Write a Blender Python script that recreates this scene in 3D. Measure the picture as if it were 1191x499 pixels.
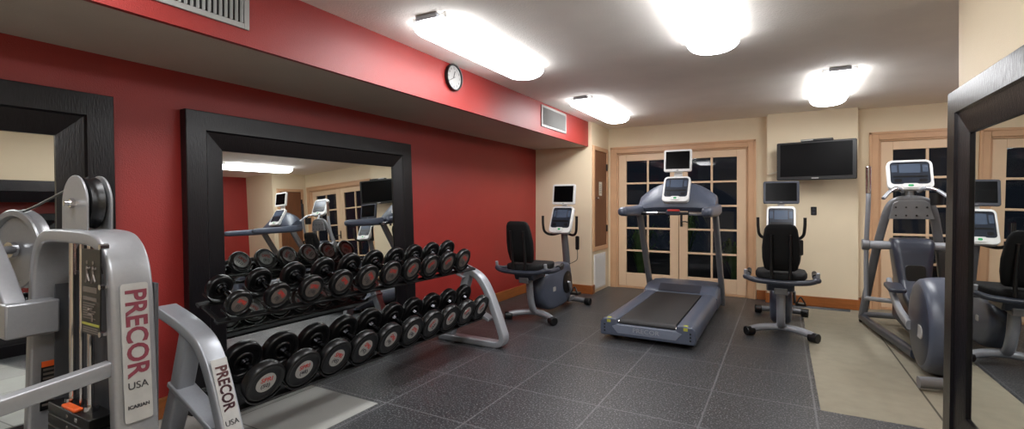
import bpy, math, random
from mathutils import Vector, Matrix, Euler
R = math.radians
PI = math.pi
for o in list(bpy.data.objects):
    bpy.data.objects.remove(o)
S = bpy.context.scene
C = S.collection

# ------------------------------------------------------------------ camera, world, exposure
cam = bpy.data.cameras.new('camera')
cam.sensor_fit = 'HORIZONTAL'
cam.sensor_width = 36.0
cam.lens = 562.0 / 1191.0 * 36.0
cam.shift_y = -12.5 / 1191.0
cam.clip_start = 0.02
co = bpy.data.objects.new('camera', cam)
C.objects.link(co)
co.location = (0, 0, 1.28)
co.rotation_euler = (R(90), 0, R(29.2))
S.camera = co

w = bpy.data.worlds.new('night')
S.world = w
w.use_nodes = True
w.node_tree.nodes['Background'].inputs[0].default_value = (0.010, 0.013, 0.02, 1)
w.node_tree.nodes['Background'].inputs[1].default_value = 0.25

S.view_settings.view_transform = 'Standard'
S.view_settings.look = 'None'
S.view_settings.exposure = 1.48
S.view_settings.gamma = 1.0
S.view_settings.use_curve_mapping = False
S.cycles.max_bounces = 10
S.cycles.glossy_bounces = 6
S.cycles.diffuse_bounces = 6
S.cycles.sample_clamp_indirect = 6.0
S.cycles.caustics_reflective = False
S.cycles.caustics_refractive = False
S.cycles.use_denoising = True
LAMP = 7.8

# ------------------------------------------------------------------ materials
def lin(c):
    return tuple(((x / 255.0) / 12.92 if x <= 10 else (((x / 255.0) + 0.055) / 1.055) ** 2.4) for x in c) + (1.0,)

def mat(name, rgb, rough=0.5, metal=0.0, noise=0.06, nscale=30.0, bump=0.0, bscale=200.0, spec=0.5, coat=0.0, stretch=None):
    m = bpy.data.materials.new(name)
    m.use_nodes = True
    nt = m.node_tree
    b = nt.nodes['Principled BSDF']
    b.inputs['Roughness'].default_value = rough
    b.inputs['Metallic'].default_value = metal
    b.inputs['Specular IOR Level'].default_value = spec
    b.inputs['Coat Weight'].default_value = coat
    tc = nt.nodes.new('ShaderNodeTexCoord')
    src = tc.outputs['Object']
    if stretch:
        mp = nt.nodes.new('ShaderNodeMapping')
        mp.inputs['Scale'].default_value = stretch
        nt.links.new(src, mp.inputs[0])
        src = mp.outputs[0]
    nz = nt.nodes.new('ShaderNodeTexNoise')
    nz.inputs['Scale'].default_value = nscale
    nz.inputs['Detail'].default_value = 4
    nt.links.new(src, nz.inputs['Vector'])
    rp = nt.nodes.new('ShaderNodeValToRGB')
    c = lin(rgb)
    rp.color_ramp.elements[0].position = 0.3
    rp.color_ramp.elements[1].position = 0.7
    rp.color_ramp.elements[0].color = tuple(max(0, x * (1 - noise)) for x in c[:3]) + (1,)
    rp.color_ramp.elements[1].color = tuple(min(1, x * (1 + noise)) for x in c[:3]) + (1,)
    nt.links.new(nz.outputs['Fac'], rp.inputs['Fac'])
    nt.links.new(rp.outputs['Color'], b.inputs['Base Color'])
    if bump > 0:
        n2 = nt.nodes.new('ShaderNodeTexNoise')
        n2.inputs['Scale'].default_value = bscale
        n2.inputs['Detail'].default_value = 3
        nt.links.new(src, n2.inputs['Vector'])
        bp = nt.nodes.new('ShaderNodeBump')
        bp.inputs['Strength'].default_value = bump
        bp.inputs['Distance'].default_value = 0.01
        nt.links.new(n2.outputs['Fac'], bp.inputs['Height'])
        nt.links.new(bp.outputs['Normal'], b.inputs['Normal'])
    return m

def mat_tiles(name, rgb, seam, bw, bh, ox, oy, mortar, rough, fleck=None, noise=0.1, nscale=6.0, spec=0.5):
    """floor finish with straight joints; flecked rubber when fleck is a colour"""
    m = bpy.data.materials.new(name)
    m.use_nodes = True
    nt = m.node_tree
    L = nt.links.new
    b = nt.nodes['Principled BSDF']
    b.inputs['Roughness'].default_value = rough
    b.inputs['Specular IOR Level'].default_value = spec
    tc = nt.nodes.new('ShaderNodeTexCoord')
    mp = nt.nodes.new('ShaderNodeMapping')
    mp.inputs['Location'].default_value = (-ox, -oy, 0)
    L(tc.outputs['Object'], mp.inputs[0])
    br = nt.nodes.new('ShaderNodeTexBrick')
    br.offset = 0.0
    br.squash = 1.0
    br.inputs['Scale'].default_value = 1.0
    br.inputs['Mortar Size'].default_value = mortar
    br.inputs['Mortar Smooth'].default_value = 0.2
    br.inputs['Brick Width'].default_value = bw
    br.inputs['Row Height'].default_value = bh
    c = lin(rgb)
    br.inputs['Color1'].default_value = tuple(x * 0.92 for x in c[:3]) + (1,)
    br.inputs['Color2'].default_value = tuple(x * 1.08 for x in c[:3]) + (1,)
    br.inputs['Mortar'].default_value = lin(seam)
    L(mp.outputs[0], br.inputs['Vector'])
    nz = nt.nodes.new('ShaderNodeTexNoise')
    nz.inputs['Scale'].default_value = nscale
    nz.inputs['Detail'].default_value = 6
    L(tc.outputs['Object'], nz.inputs['Vector'])
    mr = nt.nodes.new('ShaderNodeMapRange')
    mr.inputs[1].default_value = 0.3
    mr.inputs[2].default_value = 0.7
    mr.inputs[3].default_value = 1 - noise
    mr.inputs[4].default_value = 1 + noise
    L(nz.outputs['Fac'], mr.inputs[0])
    mx = nt.nodes.new('ShaderNodeMix')
    mx.data_type = 'RGBA'
    mx.blend_type = 'MULTIPLY'
    mx.inputs[0].default_value = 1.0
    L(br.outputs['Color'], mx.inputs[6])
    L(mr.outputs[0], mx.inputs[7])
    out = mx.outputs[2]
    if fleck:
        n3 = nt.nodes.new('ShaderNodeTexNoise')
        n3.inputs['Scale'].default_value = 95.0
        n3.inputs['Detail'].default_value = 3
        L(tc.outputs['Object'], n3.inputs['Vector'])
        r3 = nt.nodes.new('ShaderNodeMapRange')
        r3.inputs[1].default_value = 0.53
        r3.inputs[2].default_value = 0.68
        L(n3.outputs['Fac'], r3.inputs[0])
        m3 = nt.nodes.new('ShaderNodeMix')
        m3.data_type = 'RGBA'
        L(r3.outputs[0], m3.inputs[0])
        L(out, m3.inputs[6])
        m3.inputs[7].default_value = lin(fleck)
        out = m3.outputs[2]
    L(out, b.inputs['Base Color'])
    bp = nt.nodes.new('ShaderNodeBump')
    bp.inputs['Strength'].default_value = 0.35
    bp.inputs['Distance'].default_value = 0.004
    n4 = nt.nodes.new('ShaderNodeTexNoise')
    n4.inputs['Scale'].default_value = 260.0
    L(tc.outputs['Object'], n4.inputs['Vector'])
    L(n4.outputs['Fac'], bp.inputs['Height'])
    L(bp.outputs['Normal'], b.inputs['Normal'])
    return m

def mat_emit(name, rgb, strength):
    """wraparound lens: emission dimmed towards its sides to hold back the glow on the ceiling"""
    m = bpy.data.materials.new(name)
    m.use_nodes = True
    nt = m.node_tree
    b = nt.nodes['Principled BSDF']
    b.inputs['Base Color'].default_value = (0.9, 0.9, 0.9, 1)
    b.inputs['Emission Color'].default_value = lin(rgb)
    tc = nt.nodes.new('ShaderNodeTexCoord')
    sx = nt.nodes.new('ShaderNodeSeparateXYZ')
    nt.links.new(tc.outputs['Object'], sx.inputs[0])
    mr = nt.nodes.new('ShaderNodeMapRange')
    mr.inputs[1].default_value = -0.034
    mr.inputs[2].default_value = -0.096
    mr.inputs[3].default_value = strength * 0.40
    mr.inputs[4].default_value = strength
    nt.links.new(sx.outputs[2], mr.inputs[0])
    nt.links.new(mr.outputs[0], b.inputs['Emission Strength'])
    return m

def mat_glass(name):
    m = bpy.data.materials.new(name)
    m.use_nodes = True
    nt = m.node_tree
    for n in list(nt.nodes):
        nt.nodes.remove(n)
    out = nt.nodes.new('ShaderNodeOutputMaterial')
    mx = nt.nodes.new('ShaderNodeMixShader')
    tr = nt.nodes.new('ShaderNodeBsdfTransparent')
    tr.inputs[0].default_value = (0.72, 0.76, 0.76, 1)
    gl = nt.nodes.new('ShaderNodeBsdfGlossy')
    gl.inputs['Roughness'].default_value = 0.0
    fr = nt.nodes.new('ShaderNodeFresnel')
    fr.inputs[0].default_value = 1.5
    nt.links.new(fr.outputs[0], mx.inputs[0])
    nt.links.new(tr.outputs[0], mx.inputs[1])
    nt.links.new(gl.outputs[0], mx.inputs[2])
    nt.links.new(mx.outputs[0], out.inputs[0])
    return m

M = {}
M['red'] = mat('red_paint', (148, 42, 38), 0.42, noise=0.05, nscale=3, bump=0.25, bscale=160)
M['cream'] = mat('cream_paint', (226, 210, 180), 0.6, noise=0.025, nscale=2, bump=0.15, bscale=160)
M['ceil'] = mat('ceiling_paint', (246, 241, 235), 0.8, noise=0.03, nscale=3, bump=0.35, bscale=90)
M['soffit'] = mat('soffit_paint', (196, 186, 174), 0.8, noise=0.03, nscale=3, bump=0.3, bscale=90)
M['rubber'] = mat_tiles('rubber_tiles', (37, 38, 41), (92, 93, 95), 0.6, 0.62, -0.42, 3.56, 0.006, 0.36, fleck=(128, 129, 131))
M['tan'] = mat_tiles('tan_carpet', (138, 131, 114), (72, 68, 58), 1.2, 60, 0.83, -20, 0.007, 0.8, noise=0.07, nscale=9, spec=0.2)
M['grey_tile'] = mat_tiles('pale_floor_tiles', (158, 158, 153), (96, 96, 92), 0.6, 0.6, -2.257, 2.29, 0.005, 0.45, noise=0.06, nscale=4)
M['oak'] = mat('orange_oak', (150, 88, 42), 0.4, noise=0.18, nscale=6, stretch=(1, 1, 12))
M['doorwood'] = mat('pale_painted_wood', (222, 192, 158), 0.45, noise=0.03, nscale=5)
M['casing'] = mat('tan_casing_wood', (204, 162, 124), 0.45, noise=0.05, nscale=5)
M['brown'] = mat('brown_panel', (112, 70, 44), 0.5, noise=0.12, nscale=5, stretch=(6, 6, 1))
M['espresso'] = mat('espresso_wood', (15, 13, 16), 0.30, noise=0.35, nscale=10, stretch=(8, 8, 1.2), bump=0.15, bscale=20, spec=0.32)
M['glass'] = mat_glass('door_glass')
M['white'] = mat('white_enamel', (232, 232, 230), 0.4, noise=0.015)
M['vent'] = mat('vent_enamel', (158, 158, 156), 0.45, noise=0.015)
M['whitepl'] = mat('white_plastic', (222, 222, 220), 0.35, noise=0.015)
M['dark'] = mat('dark_void', (18, 18, 18), 0.7)
M['black'] = mat('black_plastic', (11, 11, 12), 0.36)
M['blackm'] = mat('black_powder_coat', (11, 11, 12), 0.40)
M['urethane'] = mat('black_urethane', (10, 10, 11), 0.34, noise=0.1, spec=0.45)
M['fabric'] = mat('black_upholstery', (8, 8, 9), 0.75, bump=0.3, bscale=300, spec=0.3)
M['silver'] = mat('silver_powder_coat', (158, 161, 167), 0.36, metal=0.35, noise=0.03, nscale=80)
M['silverm'] = mat('machine_silver', (146, 147, 150), 0.32, metal=0.45, noise=0.03, nscale=80)
M['silverd'] = mat('grey_steel', (120, 121, 124), 0.4, metal=0.35, noise=0.03)
M['shroud'] = mat('shroud_shaded', (70, 71, 75), 0.5, metal=0.2, noise=0.03)  # silver darkened: the shade inside the arch is put into the colour
M['dchrome'] = mat('dark_chrome', (70, 70, 73), 0.18, metal=1.0, noise=0.01)
M['blue'] = mat('blue_grey_plastic', (76, 83, 98), 0.36, noise=0.03)
M['blued'] = mat('dark_blue_grey_plastic', (48, 52, 63), 0.34, noise=0.03)
M['blueL'] = mat('light_blue_grey_plastic', (112, 119, 134), 0.38, noise=0.03)
M['chrome'] = mat('chrome', (215, 215, 218), 0.12, metal=1.0, noise=0.01)
M['belt'] = mat('running_belt', (34, 33, 34), 0.6, noise=0.1, nscale=60, bump=0.3, bscale=260)
M['screen'] = mat('dark_screen', (6, 6, 7), 0.25, noise=0.01, spec=0.10)
M['panel'] = mat('console_panel', (36, 42, 53), 0.3, noise=0.02)
M['panelL'] = mat('console_lcd', (74, 85, 102), 0.25, noise=0.02)
M['green'] = mat('green_badge', (40, 160, 90), 0.4)
M['redp'] = mat('red_print', (192, 48, 40), 0.5)
M['maroon'] = mat('maroon_print', (112, 44, 58), 0.5)
M['chrome_print'] = mat('chrome_print', (120, 92, 100), 0.15, metal=0.9)
M['ink'] = mat('dark_print', (50, 50, 54), 0.5)
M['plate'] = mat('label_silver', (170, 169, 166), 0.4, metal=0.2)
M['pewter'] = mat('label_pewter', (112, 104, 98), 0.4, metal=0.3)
M['orange'] = mat('orange_print', (222, 92, 34), 0.5)
M['yellow'] = mat('yellow_print', (160, 160, 62), 0.5)
M['leaf'] = mat('leaf', (96, 128, 70), 0.5, noise=0.25, nscale=8)
M['paving'] = mat('patio_paving', (90, 84, 78), 0.8, noise=0.15, nscale=5)
M['mirror'] = mat('mirror_silvering', (226, 230, 228), 0.0, metal=1.0, noise=0.002)
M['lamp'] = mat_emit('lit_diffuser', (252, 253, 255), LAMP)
M['card'] = mat('card', (214, 206, 188), 0.6)

# ------------------------------------------------------------------ mesh helpers
def rrect(w_, h_, r, n=5):
    """rounded rectangle outline, counter-clockwise"""
    r = min(r, w_ / 2 - 1e-4, h_ / 2 - 1e-4)
    p = []
    for cx, cy, a0 in ((w_/2-r, h_/2-r, 0), (-w_/2+r, h_/2-r, 90), (-w_/2+r, -h_/2+r, 180), (w_/2-r, -h_/2+r, 270)):
        for k in range(n + 1):
            a = R(a0 + 90.0 * k / n)
            p.append((cx + r * math.cos(a), cy + r * math.sin(a)))
    return p

def smooth(pts, n=6):
    """Catmull-Rom through the points"""
    pts = [Vector(p) for p in pts]
    if len(pts) < 3:
        return pts
    out = []
    for i in range(len(pts) - 1):
        p0 = pts[max(i - 1, 0)]; p1 = pts[i]; p2 = pts[i + 1]; p3 = pts[min(i + 2, len(pts) - 1)]
        for k in range(n):
            t = k / n
            out.append(0.5 * ((2 * p1) + (p2 - p0) * t + (2*p0 - 5*p1 + 4*p2 - p3) * t*t + (3*p1 - p0 - 3*p2 + p3) * t**3))
    out.append(pts[-1])
    return out

class MB:
    def __init__(s):
        s.v = []; s.f = []; s.m = []
    def add(s, vs, fs, mi=0, X=None):
        n = len(s.v)
        for p in vs:
            p = Vector(p)
            s.v.append(tuple(X @ p) if X is not None else tuple(p))
        for f in fs:
            s.f.append(tuple(i + n for i in f)); s.m.append(mi)
        return s
    def box(s, c, d, rot=None, mi=0, X=None):
        vs = [(x*d[0]/2, y*d[1]/2, z*d[2]/2) for x in (-1, 1) for y in (-1, 1) for z in (-1, 1)]
        fs = [(0,1,3,2), (4,6,7,5), (0,4,5,1), (2,3,7,6), (0,2,6,4), (1,5,7,3)]
        T = Matrix.Translation(c)
        if rot: T = T @ Euler(rot).to_matrix().to_4x4()
        if X is not None: T = X @ T
        return s.add(vs, fs, mi, T)
    def span(s, a, b, mi=0, X=None):
        return s.box([(p+q)/2 for p, q in zip(a, b)], [abs(q-p) for p, q in zip(a, b)], mi=mi, X=X)
    def loft(s, loops, mi=0, X=None, cap=True, closed=False):
        n = len(loops[0])
        vs = [p for l in loops for p in l]
        fs = []
        k = len(loops)
        for i in range(k if closed else k - 1):
            a = i * n; b = ((i + 1) % k) * n
            for j in range(n):
                fs.append((a + j, a + (j+1) % n, b + (j+1) % n, b + j))
        if cap and not closed:
            fs.append(tuple(range(n - 1, -1, -1)))
            fs.append(tuple((k-1)*n + j for j in range(n)))
        return s.add(vs, fs, mi, X)
    def prism(s, poly, axis, a, b, mi=0, X=None):
        """poly in the plane across axis: x->(y,z)  y->(x,z)  z->(x,y)"""
        def P(p, t):
            return {'x': (t, p[0], p[1]), 'y': (p[0], t, p[1]), 'z': (p[0], p[1], t)}[axis]
        return s.loft([[P(p, a) for p in poly], [P(p, b) for p in poly]], mi, X)
    def sweep(s, path, prof, ref, mi=0, X=None, closed=False, scale=None):
        """prof (n,b) swept on a planar path; ref is the fixed sideways axis"""
        path = [Vector(p) for p in path]; ref = Vector(ref).normalized()
        loops = []
        k = len(path)
        for i, p in enumerate(path):
            if closed: t = path[(i+1) % k] - path[i-1]
            else: t = path[min(i+1, k-1)] - path[max(i-1, 0)]
            t.normalize()
            nrm = ref.cross(t)
            if nrm.length < 1e-6: nrm = Vector((0, 0, 1))
            nrm.normalize()
            q = 1.0 if scale is None else scale[i]
            loops.append([p + nrm * (a*q) + ref * (b*q) for a, b in prof])
        return s.loft(loops, mi, X, closed=closed)
    def tube(s, pts, r, seg=12, mi=0, X=None, n=6, flat=1.0):
        """round tube through points, parallel-transport frame; r a number or one radius per point"""
        P_ = smooth(pts, n) if n else [Vector(p) for p in pts]
        k = len(P_)
        if isinstance(r, (int, float)): rad = [r] * k
        else:
            rad = []
            for i in range(k):
                t = i / (k - 1) * (len(r) - 1); j = min(int(t), len(r) - 2)
                rad.append(r[j] + (r[j+1] - r[j]) * (t - j))
        t0 = (P_[1] - P_[0]).normalized()
        up = Vector((0, 0, 1)) if abs(t0.z) < 0.9 else Vector((1, 0, 0))
        nr = (up - t0 * up.dot(t0)).normalized()
        loops = []
        for i in range(k):
            t = (P_[min(i+1, k-1)] - P_[max(i-1, 0)]).normalized()
            nr = (nr - t * nr.dot(t)).normalized()
            b = t.cross(nr)
            loops.append([P_[i] + nr * (rad[i] * math.cos(2*PI*j/seg)) + b * (rad[i] * flat * math.sin(2*PI*j/seg)) for j in range(seg)])
        return s.loft(loops, mi, X)
    def cyl(s, a, b, r, seg=24, mi=0, X=None, r2=None):
        return s.tube([a, b], [r, r if r2 is None else r2], seg, mi, X, n=0)
    def lathe(s, prof, c, axis='z', seg=32, mi=0, X=None, cap=True):
        """prof = [(radius, offset along axis)]"""
        loops = []
        for r, h in prof:
            l = []
            for j in range(seg):
                a = 2 * PI * j / seg
                u, v = r * math.cos(a), r * math.sin(a)
                q = {'x': (h, u, v), 'y': (v, h, u), 'z': (u, v, h)}[axis]
                l.append((c[0]+q[0], c[1]+q[1], c[2]+q[2]))
            loops.append(l)
        return s.loft(loops, mi, X, cap=cap)
    def text(s, body, size, X, mi=0, ext=0.0015, sx=1.0, spacing=1.0, bold=0.0):
        cu = bpy.data.curves.new('txt', 'FONT')
        cu.body = body; cu.size = size; cu.extrude = ext
        cu.align_x = 'CENTER'; cu.align_y = 'CENTER'; cu.space_character = spacing; cu.offset = bold
        cu.resolution_u = 3
        o = bpy.data.objects.new('txt', cu)
        C.objects.link(o)
        dg = bpy.context.evaluated_depsgraph_get()
        me = bpy.data.meshes.new_from_object(o.evaluated_get(dg))
        s.add([(v.co.x * sx, v.co.y, v.co.z) for v in me.vertices], [tuple(p.vertices) for p in me.polygons], mi, X)
        bpy.data.objects.remove(o); bpy.data.curves.remove(cu); bpy.data.meshes.remove(me)
        return s
    def build(s, name, mats, parent=None, bevel=0.0, seg=2, sm=38, sub=0, loc=None, rot=None):
        me = bpy.data.meshes.new(name)
        me.from_pydata(s.v, [], s.f)
        mats = mats if isinstance(mats, (list, tuple)) else [mats]
        for k in mats: me.materials.append(M[k])
        me.polygons.foreach_set('material_index', s.m)
        import bmesh
        bm = bmesh.new(); bm.from_mesh(me)
        bmesh.ops.recalc_face_normals(bm, faces=bm.faces[:])
        bm.to_mesh(me); bm.free()
        me.polygons.foreach_set('use_smooth', [True] * len(me.polygons))
        me.set_sharp_from_angle(angle=R(sm))
        me.update()
        o = bpy.data.objects.new(name, me)
        C.objects.link(o)
        if parent is not None: o.parent = parent
        if loc: o.location = loc
        if rot: o.rotation_euler = rot
        if bevel:
            b = o.modifiers.new('bevel', 'BEVEL'); b.width = bevel; b.segments = seg
            b.limit_method = 'ANGLE'; b.angle_limit = R(40)
        if sub:
            q = o.modifiers.new('sub', 'SUBSURF'); q.levels = sub; q.render_levels = sub
        return o

def thing(name, label, cat, loc=(0, 0, 0), rot=(0, 0, 0), group=None):
    o = bpy.data.objects.new(name, None)
    C.objects.link(o)
    o.empty_display_size = 0.1
    o.location = loc; o.rotation_euler = rot
    return tag(o, label, cat, group)

def tag(o, label, cat, group=None):
    o['label'] = label; o['category'] = cat
    if group: o['group'] = group
    return o

def struct(mb, name, mats, parent=None, **k):
    o = mb.build(name, mats, parent, **k)
    if parent is None: o['kind'] = 'structure'
    return o

def dup(root, loc, label, rot=None):
    r = root.copy(); C.objects.link(r); r.location = loc
    if rot is not None: r.rotation_euler = rot
    r['label'] = label
    for ch in list(root.children):
        c_ = ch.copy(); C.objects.link(c_); c_.parent = r
        for g in list(ch.children):
            d = g.copy(); C.objects.link(d); d.parent = c_
    return r

def frame_mat(o, x, y):
    """matrix from an origin, text direction x and text up y"""
    x = Vector(x).normalized(); y = Vector(y).normalized(); z = x.cross(y)
    m_ = Matrix((x, y, z)).transposed().to_4x4()
    return Matrix.Translation(o) @ m_

# ------------------------------------------------------------------ room shell
H = 2.44
XL, XR = -3.23, 0.83          # red wall, near right wall
YB = 7.27                     # wall with the French doors
YJ, XJ = 6.51, -2.35          # jog of the cream wall on the left
XS, ZS = -2.40, 2.09          # soffit face and underside
XA, XA2, YA, YR = 3.0, 3.9, 6.45, 3.44   # alcove on the right
YN = -2.6                     # wall behind the camera
T = 0.1
# floor: rubber, tan and pale areas in one surface
fl = MB()
def fq(x0, x1, y0, y1, mi):
    fl.add([(x0, y0, 0), (x1, y0, 0), (x1, y1, 0), (x0, y1, 0)], [(0, 1, 2, 3)], mi)
fq(XL - T, -2.257, 2.29, YB + T, 0)
fq(-2.257, 0.21, 1.69, YB + T, 0)
fq(0.21, XA2 + T, 1.69, 3.55, 0)
fq(0.21, XA2 + T, 3.55, YB + T, 1)
fq(XL - T, -2.257, 1.69, 2.29, 2)
fq(XL - T, XA2 + T, YN - T, 1.69, 2)
n_top = len(fl.v)
fl.span((XL - T, YN - T, -0.12), (XA2 + T, YB + T, -0.004), 2)
struct(fl, 'floor', ['rubber', 'tan', 'grey_tile'])
struct(MB().span((XL - T, YN - T, H), (XA2 + T, YB + T, H + 0.1)), 'ceiling', 'ceil')
struct(MB().span((XL - T, YN, 0), (XL, YJ + T, H)), 'wall_left', 'red')
struct(MB().span((XL - T, YN - T, 0), (XA2 + T, YN, H)), 'wall_front', 'cream')
struct(MB().span((XL, YJ, 0), (XJ, YJ + T, H)).span((XJ - T, YJ + T, 0), (XJ, YB, H)), 'wall_left', 'cream')
# wall with two French doors and the pilaster between them
D1 = (-2.215, -0.40)          # door openings
D2 = (1.02, 2.835)
DZ = 2.05
PX = (-0.17, 0.80)
wb = MB()
wb.span((XJ - T, YB, 0), (D1[0], YB + T, H)).span((D1[0], YB, DZ), (D1[1], YB + T, H)).span((D1[1], YB, 0), (D2[0], YB + T, H))
wb.span((D2[0], YB, DZ), (D2[1], YB + T, H)).span((D2[1], YB, 0), (XA + T, YB + T, H))
wb.span((PX[0], YB - 0.17, 0), (PX[1], YB, H))
struct(wb, 'wall_back', 'cream')
struct(MB().span((XR, YN, 0), (XA2, YR, H)), 'wall_right', 'cream')
struct(MB().span((XA, YA, 0), (XA + T, YB, H)).span((XA + T, YA, 0), (XA2, YA + T, H)), 'wall_right', 'cream')
struct(MB().span((XA2, YR, 0), (XA2 + T, YA + T, H)), 'wall_right', 'red')
# soffits: red face, grey underside
so = MB()
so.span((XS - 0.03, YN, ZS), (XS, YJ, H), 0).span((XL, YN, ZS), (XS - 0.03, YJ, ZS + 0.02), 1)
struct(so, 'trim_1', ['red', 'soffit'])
# baseboards
BH, BT = 0.125, 0.018
struct(MB().span((XL, YN, 0), (XL + BT, YJ, BH)).span((XL + BT, YJ - BT, 0), (XJ + BT, YJ, BH)).span((XJ, YJ, 0), (XJ + BT, 6.60, BH)), 'baseboard_left', 'oak', bevel=0.004)
bb = MB()
bb.span((D1[1] + 0.1, YB - BT, 0), (PX[0], YB, BH)).span((PX[0] - BT, YB - 0.17 - BT, 0), (PX[1] + BT, YB - 0.17, BH))
bb.span((PX[0] - BT, YB - 0.17, 0), (PX[0], YB - BT, BH)).span((PX[1], YB - 0.17, 0), (PX[1] + BT, YB, BH)).span((PX[1] + BT, YB - BT, 0), (D2[0] - 0.1, YB, BH))
struct(bb, 'baseboard_back', 'oak', bevel=0.004)
struct(MB().span((XR, YR, 0), (XA2, YR + BT, BH)).span((XA2 - BT, YR + BT, 0), (XA2, YA, BH)).span((XA, YA - BT, 0), (XA2 - BT, YA, BH)), 'baseboard_right', 'oak', bevel=0.004)

# ------------------------------------------------------------------ French doors
def french_door(name, x0, x1):
    cw = 0.095
    cs = MB()
    y0, y1 = YB - 0.025, YB
    cs.span((x0 - cw, y0, 0), (x0, y1, DZ + cw)).span((x1, y0, 0), (x1 + cw, y1, DZ + cw)).span((x0, y0, DZ), (x1, y1, DZ + cw))
    cs.span((x0 - cw, y0 - 0.012, 0), (x0 - cw + 0.03, y0, DZ + cw)).span((x1 + cw - 0.03, y0 - 0.012, 0), (x1 + cw, y0, DZ + cw)).span((x0 - cw, y0 - 0.012, DZ + cw - 0.03), (x1 + cw, y0, DZ + cw))
    cs.span((x0, YB, 0), (x0 + 0.02, YB + T, DZ)).span((x1 - 0.02, YB, 0), (x1, YB + T, DZ)).span((x0, YB, DZ - 0.02), (x1, YB + T, DZ))
    cs.span((x0, YB + 0.01, 0), (x1, YB + T, 0.03))
    d = struct(cs, name, 'casing', bevel=0.004)
    xm = (x0 + x1) / 2
    for k, (a, b) in enumerate(((x0 + 0.022, xm - 0.003), (xm + 0.003, x1 - 0.022))):
        ya, yb = YB + 0.02, YB + 0.062
        zb, zt = 0.032, DZ - 0.022
        st, tr, br = 0.12, 0.1, 0.2
        lf = MB()
        lf.span((a, ya, zb), (a + st, yb, zt)).span((b - st, ya, zb), (b, yb, zt))
        lf.span((a + st, ya, zt - tr), (b - st, yb, zt)).span((a + st, ya, zb), (b - st, yb, zb + br))
        gx0, gx1, gz0, gz1 = a + st, b - st, zb + br, zt - tr
        lf.span(((gx0 + gx1) / 2 - 0.014, ya + 0.004, gz0), ((gx0 + gx1) / 2 + 0.014, yb - 0.004, gz1))
        for j in range(1, 5):
            z = gz0 + (gz1 - gz0) * j / 5
            lf.span((gx0, ya + 0.003, z - 0.014), (gx1, yb - 0.003, z + 0.014))
        leaf = lf.build('door_leaf', 'doorwood', d, bevel=0.004)
        g = MB(); ym = (ya + yb) / 2
        g.add([(gx0, ym, gz0), (gx1, ym, gz0), (gx1, ym, gz1), (gx0, ym, gz1)], [(0, 1, 2, 3)])
        g.build('pane', 'glass', leaf)
        if k == 1:
            h = MB()
            h.span((a + 0.02, ya - 0.006, 0.95), (a + 0.05, ya, 1.12)).cyl((a + 0.035, ya - 0.05, 1.02), (a + 0.035, ya, 1.02), 0.009)
            h.tube([(a + 0.035, ya - 0.05, 1.02), (a + 0.09, ya - 0.052, 1.025), (a + 0.13, ya - 0.05, 1.015)], 0.008)
            h.build('door_handle', 'blackm', leaf)
    return d
french_door('door_1', *D1)
french_door('door_2', *D2)

# narrow brown cupboard doors on the short side walls, with a return-air grille below
def side_door(name, x, sgn, ya, yb):
    z0, z1 = 0.66, 2.05
    c_ = MB()
    xa, xb = (x, x + sgn * 0.022)
    cw = 0.06
    c_.span((xa, ya - cw, z0 - cw), (xb, ya, z1 + cw)).span((xa, yb, z0 - cw), (xb, yb + cw, z1 + cw)).span((xa, ya, z1), (xb, yb, z1 + cw)).span((xa, ya, z0 - cw), (xb, yb, z0))
    d = struct(c_, name, 'casing', bevel=0.004)
    lf = MB().span((x + sgn * 0.002, ya + 0.003, z0 + 0.003), (x + sgn * 0.016, yb - 0.003, z1 - 0.003)).build('door_leaf', 'brown', d, bevel=0.003)
    for z in (0.86, 1.78):
        hb = MB()
        hb.span((x + sgn * 0.016, yb - 0.02, z), (x + sgn * 0.03, yb + 0.02, z + 0.1))
        hb.build('hinge', 'blackm', lf)
    k = MB()
    k.lathe([(0.008, 0), (0.009, 0.02), (0.02, 0.028), (0.022, 0.04), (0.012, 0.05), (0.001, 0.052)], (0, 0, 0), 'x', 20)
    k.build('knob', 'chrome', lf, loc=(x + sgn * 0.016, ya + 0.05, 1.36), rot=(0, 0, 0 if sgn > 0 else PI))
    return d
side_door('door_3', XJ, 1, 6.60, 7.13)
side_door('door_4', XA, -1, 6.60, 7.13)
nt_ = MB()
nt_.span((XJ + 0.0165, 6.78, 1.40), (XJ + 0.0195, 6.90, 1.60), 0)
for k in range(7):
    nt_.span((XJ + 0.0195, 6.80, 1.43 + k * 0.021), (XJ + 0.0200, 6.88, 1.437 + k * 0.021), 1)
tag(nt_.build('notice_card', ['card', 'ink']), 'small cream notice card fixed on the narrow brown door', 'sign')

def grille(name, loc, rot, w_, h_, vertical, n, label, depth=0.03, damper=False):
    """face in the local x-z plane, front towards -y"""
    t = thing(name, label, 'air vent', loc, rot)
    fr = MB(); b = 0.028
    fr.span((-w_/2, -0.012, 0), (-w_/2 + b, 0, h_)).span((w_/2 - b, -0.012, 0), (w_/2, 0, h_)).span((-w_/2 + b, -0.012, 0), (w_/2 - b, 0, b)).span((-w_/2 + b, -0.012, h_ - b), (w_/2 - b, 0, h_))
    fr.build('frame', 'vent' if vertical else 'white', t, bevel=0.003)
    MB().span((-w_/2 + b, -0.002, b), (w_/2 - b, -0.0005, h_ - b)).build('backing', 'dark', t)
    sl = MB()
    for k in range(n):
        if vertical:
            x = -w_/2 + b + (w_ - 2*b) * (k + 0.5) / n
            sl.box((x, -0.009, h_/2), (0.0025, 0.017, h_ - 2*b), (0, 0, R(20)))
        else:
            z = b + (h_ - 2*b) * (k + 0.5) / n
            sl.box((0, -0.009, z), (w_ - 2*b, 0.017, 0.0025), (R(35), 0, 0))
    sl.build('slats', 'vent' if vertical else 'white', t)
    return t
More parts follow.
